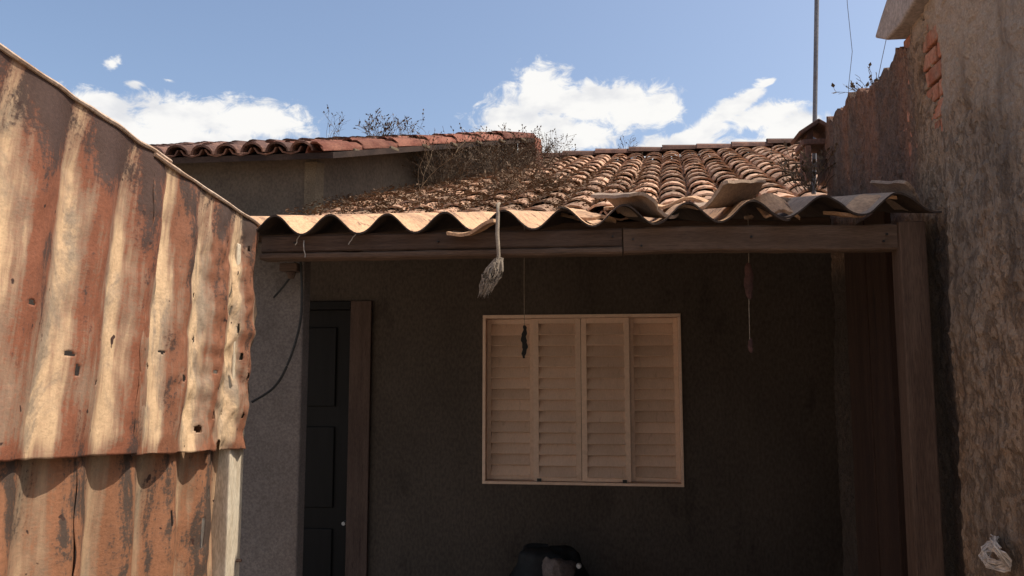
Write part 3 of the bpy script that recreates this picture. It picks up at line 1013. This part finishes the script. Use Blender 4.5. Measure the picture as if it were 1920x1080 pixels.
hem(TOPS[0], .0050, 'pale_edge')
hem(TOPS[1], .0050, 'pale_edge')
hem(TOPS[2], .0050, 'pale_edge')
MB().box((-1.185, 2.262, 0), (-1.104, 2.352, 2.04)).build('fence_post', 'pale_post', fence, bevel=.004)
MB().box((-1.20, -.35, 1.86), (-1.16, 2.27, 1.92)).build('rail', 'beam', fence, bevel=.003)
MB().box((-1.21, -.35, .75), (-1.17, 2.27, .81)).build('rail', 'beam', fence, bevel=.003)
for (y, z) in [(2.32, 1.10)]:
    MB().tube([(-1.100 if z < 1.3 else -1.088, y, z), (-1.085 if z < 1.3 else -1.07, y, z)], .005, 7).build('nail', 'jamb', fence)

# ================================================================ PILLAR at the left end of the porch
pl = MB()
NXp, NZp = 10, 60
pl.box((-1.42, 2.60, 0), (-1.028, 2.665, 2.10))
o = pl.build('pillar', 'pillar', None, bevel=.006, world_origin=(-1.2, 2.66, 0))
tag(o, 'grey plastered pillar in shade beside the rusty fence end', 'pillar')

# dangling cables on the pillar
def cable(name, pts, r, mat, label, cat='cable', n=14):
    P_ = [Vector(p) for p in pts]
    out = []
    for i in range(len(P_) - 1):
        p0, p1, p2, p3 = P_[max(i - 1, 0)], P_[i], P_[i + 1], P_[min(i + 2, len(P_) - 1)]
        for k in range(n):
            t = k / n
            out.append(.5 * ((2 * p1) + (p2 - p0) * t + (2 * p0 - 5 * p1 + 4 * p2 - p3) * t * t + (3 * p1 - p0 - 3 * p2 + p3) * t ** 3))
    out.append(P_[-1])
    o_ = MB().tube(out, r, 6).build(name, mat, None, smooth=True, world_origin=pts[0])
    return tag(o_, label, cat)


cable('cable', [(-1.012, 2.52, 2.05), (-1.004, 2.525, 1.90), (-1.012, 2.53, 1.80), (-1.05, 2.54, 1.685), (-1.10, 2.55, 1.605), (-1.18, 2.56, 1.555)], .0042, 'wire', 'long black cable curving down across the grey pillar')
cable('cable', [(-1.045, 2.56, 2.03), (-1.055, 2.565, 1.985), (-1.085, 2.57, 1.945), (-1.125, 2.58, 1.905)], .0035, 'wire', 'short black cable end near the top of the grey pillar')
jb = MB()
jb.box((-1.075, 2.50, 1.985), (-1.015, 2.555, 2.012))
jb.tube([(-1.045, 2.53, 1.985), (-1.045, 2.53, 1.962)], [.018, .010], 10)
o = jb.build('junction_box', 'beam', None, bevel=.003, world_origin=(-1.045, 2.53, 2.0))
tag(o, 'small dark fitting under the beam at the top of the pillar', 'fitting')

# dark stained board against the right wall inside the porch
bd = thing('leaning_board', (.93, 2.9, 0), 'dark brown wooden boards standing against the right wall inside the porch', 'boards')
for k, (ya, yb) in enumerate([(2.70, 2.90), (2.905, 3.14)]):
    MB().box((.895 - .004 * k, ya, .005), (.918 - .004 * k, yb, 2.19 - .004 * k)).build('plank', 'board', bd, bevel=.003)

# ================================================================ HANGING THINGS
hr = thing('hanging_rope', (-.322, 2.30, 2.14), 'frayed pale rope end hanging on a cord from the porch edge', 'rope')
cp_ = [(-.322, 2.345, 2.158), (-.322, 2.318, 2.150), (-.321, 2.305, 2.12), (-.322, 2.30, 2.06), (-.318, 2.30, 2.0), (-.318, 2.30, 1.972)]
MB().tube(cp_, [.0045, .0055, .0055, .006, .0055, .006], 8).build('cord', 'rope', hr, smooth=True)
ts = MB()
for k in range(150):
    a = rnd.uniform(0, 2 * PI)
    r0 = rnd.uniform(0, .010)
    p = []
    spread = rnd.uniform(.2, 1.0)
    ln_ = rnd.uniform(.6, 1.0)
    for q in range(7):
        t = q / 6 * ln_
        wv = math.sin(min(1, t * 1.25) * PI * .85)
        p.append((-.318 - .050 * t ** 1.15 + math.cos(a) * (r0 + .026 * wv * spread) + rnd.uniform(-.004, .004),
                  2.30 + math.sin(a) * (r0 + .014 * wv * spread), 1.985 - .118 * t + rnd.uniform(-.002, .002)))
    kk = rnd.uniform(.35, 1.0)
    ts.tube(p, [q_ * kk for q_ in (.0028, .0030, .0028, .0026, .0022, .0018, .0008)], 5)
ts.build('frayed_end', 'rope', hr, smooth=True)
hf = thing('hanging_rag', (-.337, 3.2, 1.9), 'small dark strip hanging on a thread in front of the shutters', 'rag')
MB().tube([(-.337, 3.2, 2.26), (-.338, 3.2, 2.0), (-.337, 3.2, 1.84)], .0014, 5).build('thread', 'rope', hf)
tw = MB()
for k in range(16):
    z = 1.842 - k * .0088
    ww = .011 * math.sin(PI * (k + 1.2) / 17.5) ** .6 + .002 * math.sin(k * 2.1)
    dx = .003 * math.sin(k * .8)
    tw.v += [Vector((-.337 + dx - ww, 3.2 - .004, z)), Vector((-.337 + dx + ww, 3.2 - .003, z)), Vector((-.337 + dx + ww * .8, 3.2 + .006, z)), Vector((-.337 + dx - ww * .8, 3.2 + .005, z))]
for k in range(15):
    for m_ in range(4):
        a, c2 = k * 4 + m_, k * 4 + (m_ + 1) % 4
        tw.f.append((a, c2, c2 + 4, a + 4))
tw.f += [(0, 1, 2, 3), (60, 61, 62, 63)]
tw.build('strip', 'sack', hf, smooth=True)
hg = thing('hanging_string', (.443, 2.6, 2.0), 'string with a reddish rag and a pale knot dangling right of the window', 'string')
MB().tube([(.448, 2.6, 2.16), (.446, 2.6, 2.0), (.442, 2.6, 1.86), (.441, 2.6, 1.72)], .0012, 5).build('string', 'rope', hg)
for (nm, zt, zb_, wd, mat) in [('red_rag', 2.0, 1.885, .014, 'rag_dark'), ('pale_knot', 1.76, 1.715, .008, 'rag_dark')]:
    tw = MB()
    K = 12
    for k in range(K):
        z = zt + (zb_ - zt) * k / (K - 1)
        ww = wd * (.35 + .65 * math.sin(PI * k / (K - 1)) ** .5) * (1 + .3 * noise.noise(Vector((k * .9, zt, 2))))
        dx = .006 * noise.noise(Vector((k * .4, zt, 0)))
        for q in range(6):
            t = 2 * PI * q / 6
            tw.v.append(Vector((.444 + dx + ww * math.cos(t), 2.6 + .6 * ww * math.sin(t), z)))
    for k in range(K - 1):
        for m_ in range(6):
            a, c2 = k * 6 + m_, k * 6 + (m_ + 1) % 6
            tw.f.append((a, c2, c2 + 6, a + 6))
    tw.f += [tuple(range(6)), tuple(range((K - 1) * 6, K * 6))]
    tw.build(nm, mat, hg, smooth=True)

# ================================================================ SACK below the window
sk = thing('sack', (-.36, 4.36, 0), 'full black plastic sack with a pale rag showing, below the shuttered window', 'sack')
NU, NV = 40, 26
s_ = MB()
for j in range(NV + 1):
    t = j / NV
    if t < .82:
        rr_ = .24 + .035 * math.sin(t / .82 * PI) - .10 * max(0, t - .55) / .27
    else:
        rr_ = .14 * max(0, 1 - ((t - .82) / .18) ** 2) ** .5 + .004
    z = .705 * min(1, t / .86) if t < .86 else .705 + .028 * math.sin((t - .86) / .14 * PI / 2)
    for i in range(NU):
        a = 2 * PI * i / NU
        fold = 1 + .10 * math.sin(a * 7 + t * 3) * t + .14 * noise.noise(Vector((math.cos(a) * 2, math.sin(a) * 2, t * 3)))
        s_.v.append(Vector((-.33 + rr_ * 1.05 * fold * math.cos(a) + .0 * t, 4.36 + rr_ * .8 * fold * math.sin(a), z + .03 * noise.noise(Vector((math.cos(a) * 1.5, math.sin(a) * 1.5, 7))) * t)))
for j in range(NV):
    for i in range(NU):
        i2 = (i + 1) % NU
        s_.f.append((j * NU + i, j * NU + i2, (j + 1) * NU + i2, (j + 1) * NU + i))
s_.f.append(tuple(range(NU))[::-1])
s_.f.append(tuple(NV * NU + k for k in range(NU)))
s_.build('bag', 'sack', sk, smooth=True)
rg = MB()
NU, NV = 20, 10
for j in range(NV + 1):
    for i in range(NU + 1):
        u, v = i / NU - .5, j / NV - .5
        x = -.285 + u * .20
        z = .655 + v * .12 - .20 * u * u
        y = 4.165 + .10 * v * v + .5 * u * u + .02 * noise.noise(Vector((u * 9, v * 9, 3)))
        rg.v.append(Vector((x, y, z + .02 * noise.noise(Vector((u * 6, v * 6, 1))))))
for j in range(NV):
    for i in range(NU):
        a = j * (NU + 1) + i
        rg.f.append((a, a + 1, a + NU + 2, a + NU + 1))
ro_ = rg.build('rag', 'rag', sk, smooth=True)
md = ro_.modifiers.new('thick', 'SOLIDIFY')
md.thickness = .006
MB().tube([(-.165, 4.17, .685), (-.165, 4.155, .685)], [.014, .011], 10).build('cap', 'tie', sk, smooth=True)

# ================================================================ crumpled plastic on the right wall
cpk = MB()
r2 = random.Random(3)
c0 = Vector((.905, 2.055, 1.232))
for k in range(26):
    pts = []
    ph, rad = r2.uniform(0, 6), r2.uniform(.014, .046)
    ax = r2.uniform(-.5, .5)
    for q in range(15):
        t = q / 14 * PI * r2.uniform(1.5, 1.9) + ph
        pts.append(c0 + Vector((-.012 + .014 * math.sin(t * 2 + ax) + r2.uniform(-.004, .004), rad * math.cos(t) * 1.15 + r2.uniform(-.005, .005), rad * math.sin(t) * .85 + r2.uniform(-.005, .005))))
    cpk.tube(pts, [r2.uniform(.0008, .0030) for _ in pts], 5)
o = cpk.build('crumpled_plastic', 'plastic', None, world_origin=c0)
tag(o, 'wad of pale crumpled plastic stuck on the right wall near its lower corner', 'plastic')


# ================================================================ DRY WEEDS
def weed(label, base, stems, hgt, spread, mat, seed, leafy=.5, lean=(0, 0), group='dry weeds on the roofs', r=.0022):
    rr = random.Random(seed)
    b = MB()
    lv = MB()
    B = Vector(base)
    for s in range(stems):
        a = rr.uniform(0, 2 * PI)
        p = B + Vector((math.cos(a) * spread * .35 * rr.random(), math.sin(a) * spread * .35 * rr.random(), 0))
        d = Vector((math.cos(a) * spread * rr.uniform(.2, 1) / hgt + lean[0], math.sin(a) * spread * rr.uniform(.2, 1) / hgt * .7 + lean[1], 1)).normalized()
        L_ = hgt * rr.uniform(.5, 1.05)
        pts = [p.copy()]
        K = 7
        for k in range(K):
            d = (d + Vector((rr.uniform(-.35, .35), rr.uniform(-.3, .3), rr.uniform(-.18, .14)))).normalized()
            p = p + d * L_ / K
            pts.append(p.copy())
            if k > 1 and rr.random() < .75:
                q = p.copy()
                e = (d + Vector((rr.uniform(-1, 1), rr.uniform(-1, 1), rr.uniform(-.3, .6)))).normalized()
                sp = [q.copy()]
                for _ in range(3):
                    e = (e + Vector((rr.uniform(-.4, .4), rr.uniform(-.4, .4), rr.uniform(-.3, .3)))).normalized()
                    q = q + e * L_ * .08
                    sp.append(q.copy())
                    if rr.random() < leafy:
                        x_ = e.cross(Vector((rr.uniform(-1, 1), rr.uniform(-1, 1), 1))).normalized()
                        l_ = rr.uniform(.010, .022)
                        lv.add([q, q + x_ * l_ * .4 + e * l_ * .5, q + e * l_ * 1.2, q - x_ * l_ * .4 + e * l_ * .5], [(0, 1, 2, 3)])
                b.tube(sp, r * .55, 3, cap=False)
        b.tube(pts, [r * (1 - .6 * k / K) for k in range(K + 1)], 3, cap=False)
    root = thing('dry_weed', base, label, 'weed', group)
    b.build('stems', mat, root)
    if lv.f:
        lv.build('leaves', mat, root)
    return root


def vg(s, off=0., dz=.04):
    p = A0 + tdir * s + nrm * off
    return (p.x, p.y, ztop(p) + dz)


weed('sparse dry weed sprouting at the left end of the neighbour roof verge', vg(.25, -.1), 8, .24, .16, 'dry', 1, .4, r=.0015)
weed('bushy tangled dry weed on top of the neighbour roof verge', vg(.85, -.1), 46, .19, .36, 'dry', 2, .8, r=.0015)
weed('tall wispy dry weed on the verge right of the bushy one', vg(1.12, -.05), 12, .25, .20, 'dry', 3, .5, r=.0015)
hx = lambda x, y: (RM @ Vector((x, y, .05)))
weed('dense dry weed clump against the neighbour wall, left part of the tile roof', tuple(hx(-1.72, 1.9)), 130, .42, .50, 'dry', 4, .9)
weed('dark dry weed mat on the tile roof below the neighbour wall', tuple(hx(-1.35, 2.5)), 160, .40, .60, 'dry', 5, .9)
weed('brown dry weed clump on the tile roof above the rope', tuple(hx(-.85, 1.1)), 130, .20, .62, 'litter', 6, .9)
weed('thin dry weed near the back corner of the neighbour wall', tuple(hx(-1.15, 3.4)), 100, .36, .48, 'dry', 7, .9)
weed('single pale dry stalk standing on the left of the tile roof', tuple(hx(-1.62, .95)), 3, .62, .05, 'dry_pale', 8, .1)
weed('small dry tuft at the left of the house ridge', tuple(hx(-.35, LEN)), 10, .22, .16, 'dry', 9, .5)
weed('low dry weed on the right edge of the tiles beside the mortar wall', (.86, 3.45, 2.42), 26, .20, .18, 'dry', 11, .9)
weed('dry grass tuft growing on the broken wall top at the wires', (1.02, 3.1, 2.69), 14, .12, .12, 'dry', 12, .3, r=.0016)

# dead leaves and twigs fallen on the tiles
lt = MB()
r3 = random.Random(5)
cnt = 0
while cnt < 14000:
    x, y = r3.uniform(-2.2, 1.2), abs(r3.gauss(0, 1)) * 1.5
    wgt = max(0.04, 1 - max(0, (x + .9)) / 1.1)
    if y > LEN - .2 or r3.random() > wgt * .95:
        continue
    cnt += 1
    wav = .052 + .030 * math.cos(2 * PI * (x - cols_x[0]) / PX)
    p = RM @ Vector((x, y, wav + r3.uniform(.0, .03)))
    a = r3.uniform(0, 2 * PI)
    l_ = r3.uniform(.012, .034)
    e = Vector((math.cos(a), math.sin(a), r3.uniform(-.4, .6)))
    x_ = Vector((-math.sin(a), math.cos(a), r3.uniform(-.5, .5))) * l_ * r3.uniform(.1, .4)
    lt.add([p, p + e * l_ * .5 + x_, p + e * l_, p + e * l_ * .5 - x_], [(0, 1, 2, 3)])
o = lt.build('leaf_litter', 'litter', None, world_origin=tuple(roof_o))
tag(o, 'dead leaves and twigs scattered over the left of the tile roof', 'leaves', kind='stuff')
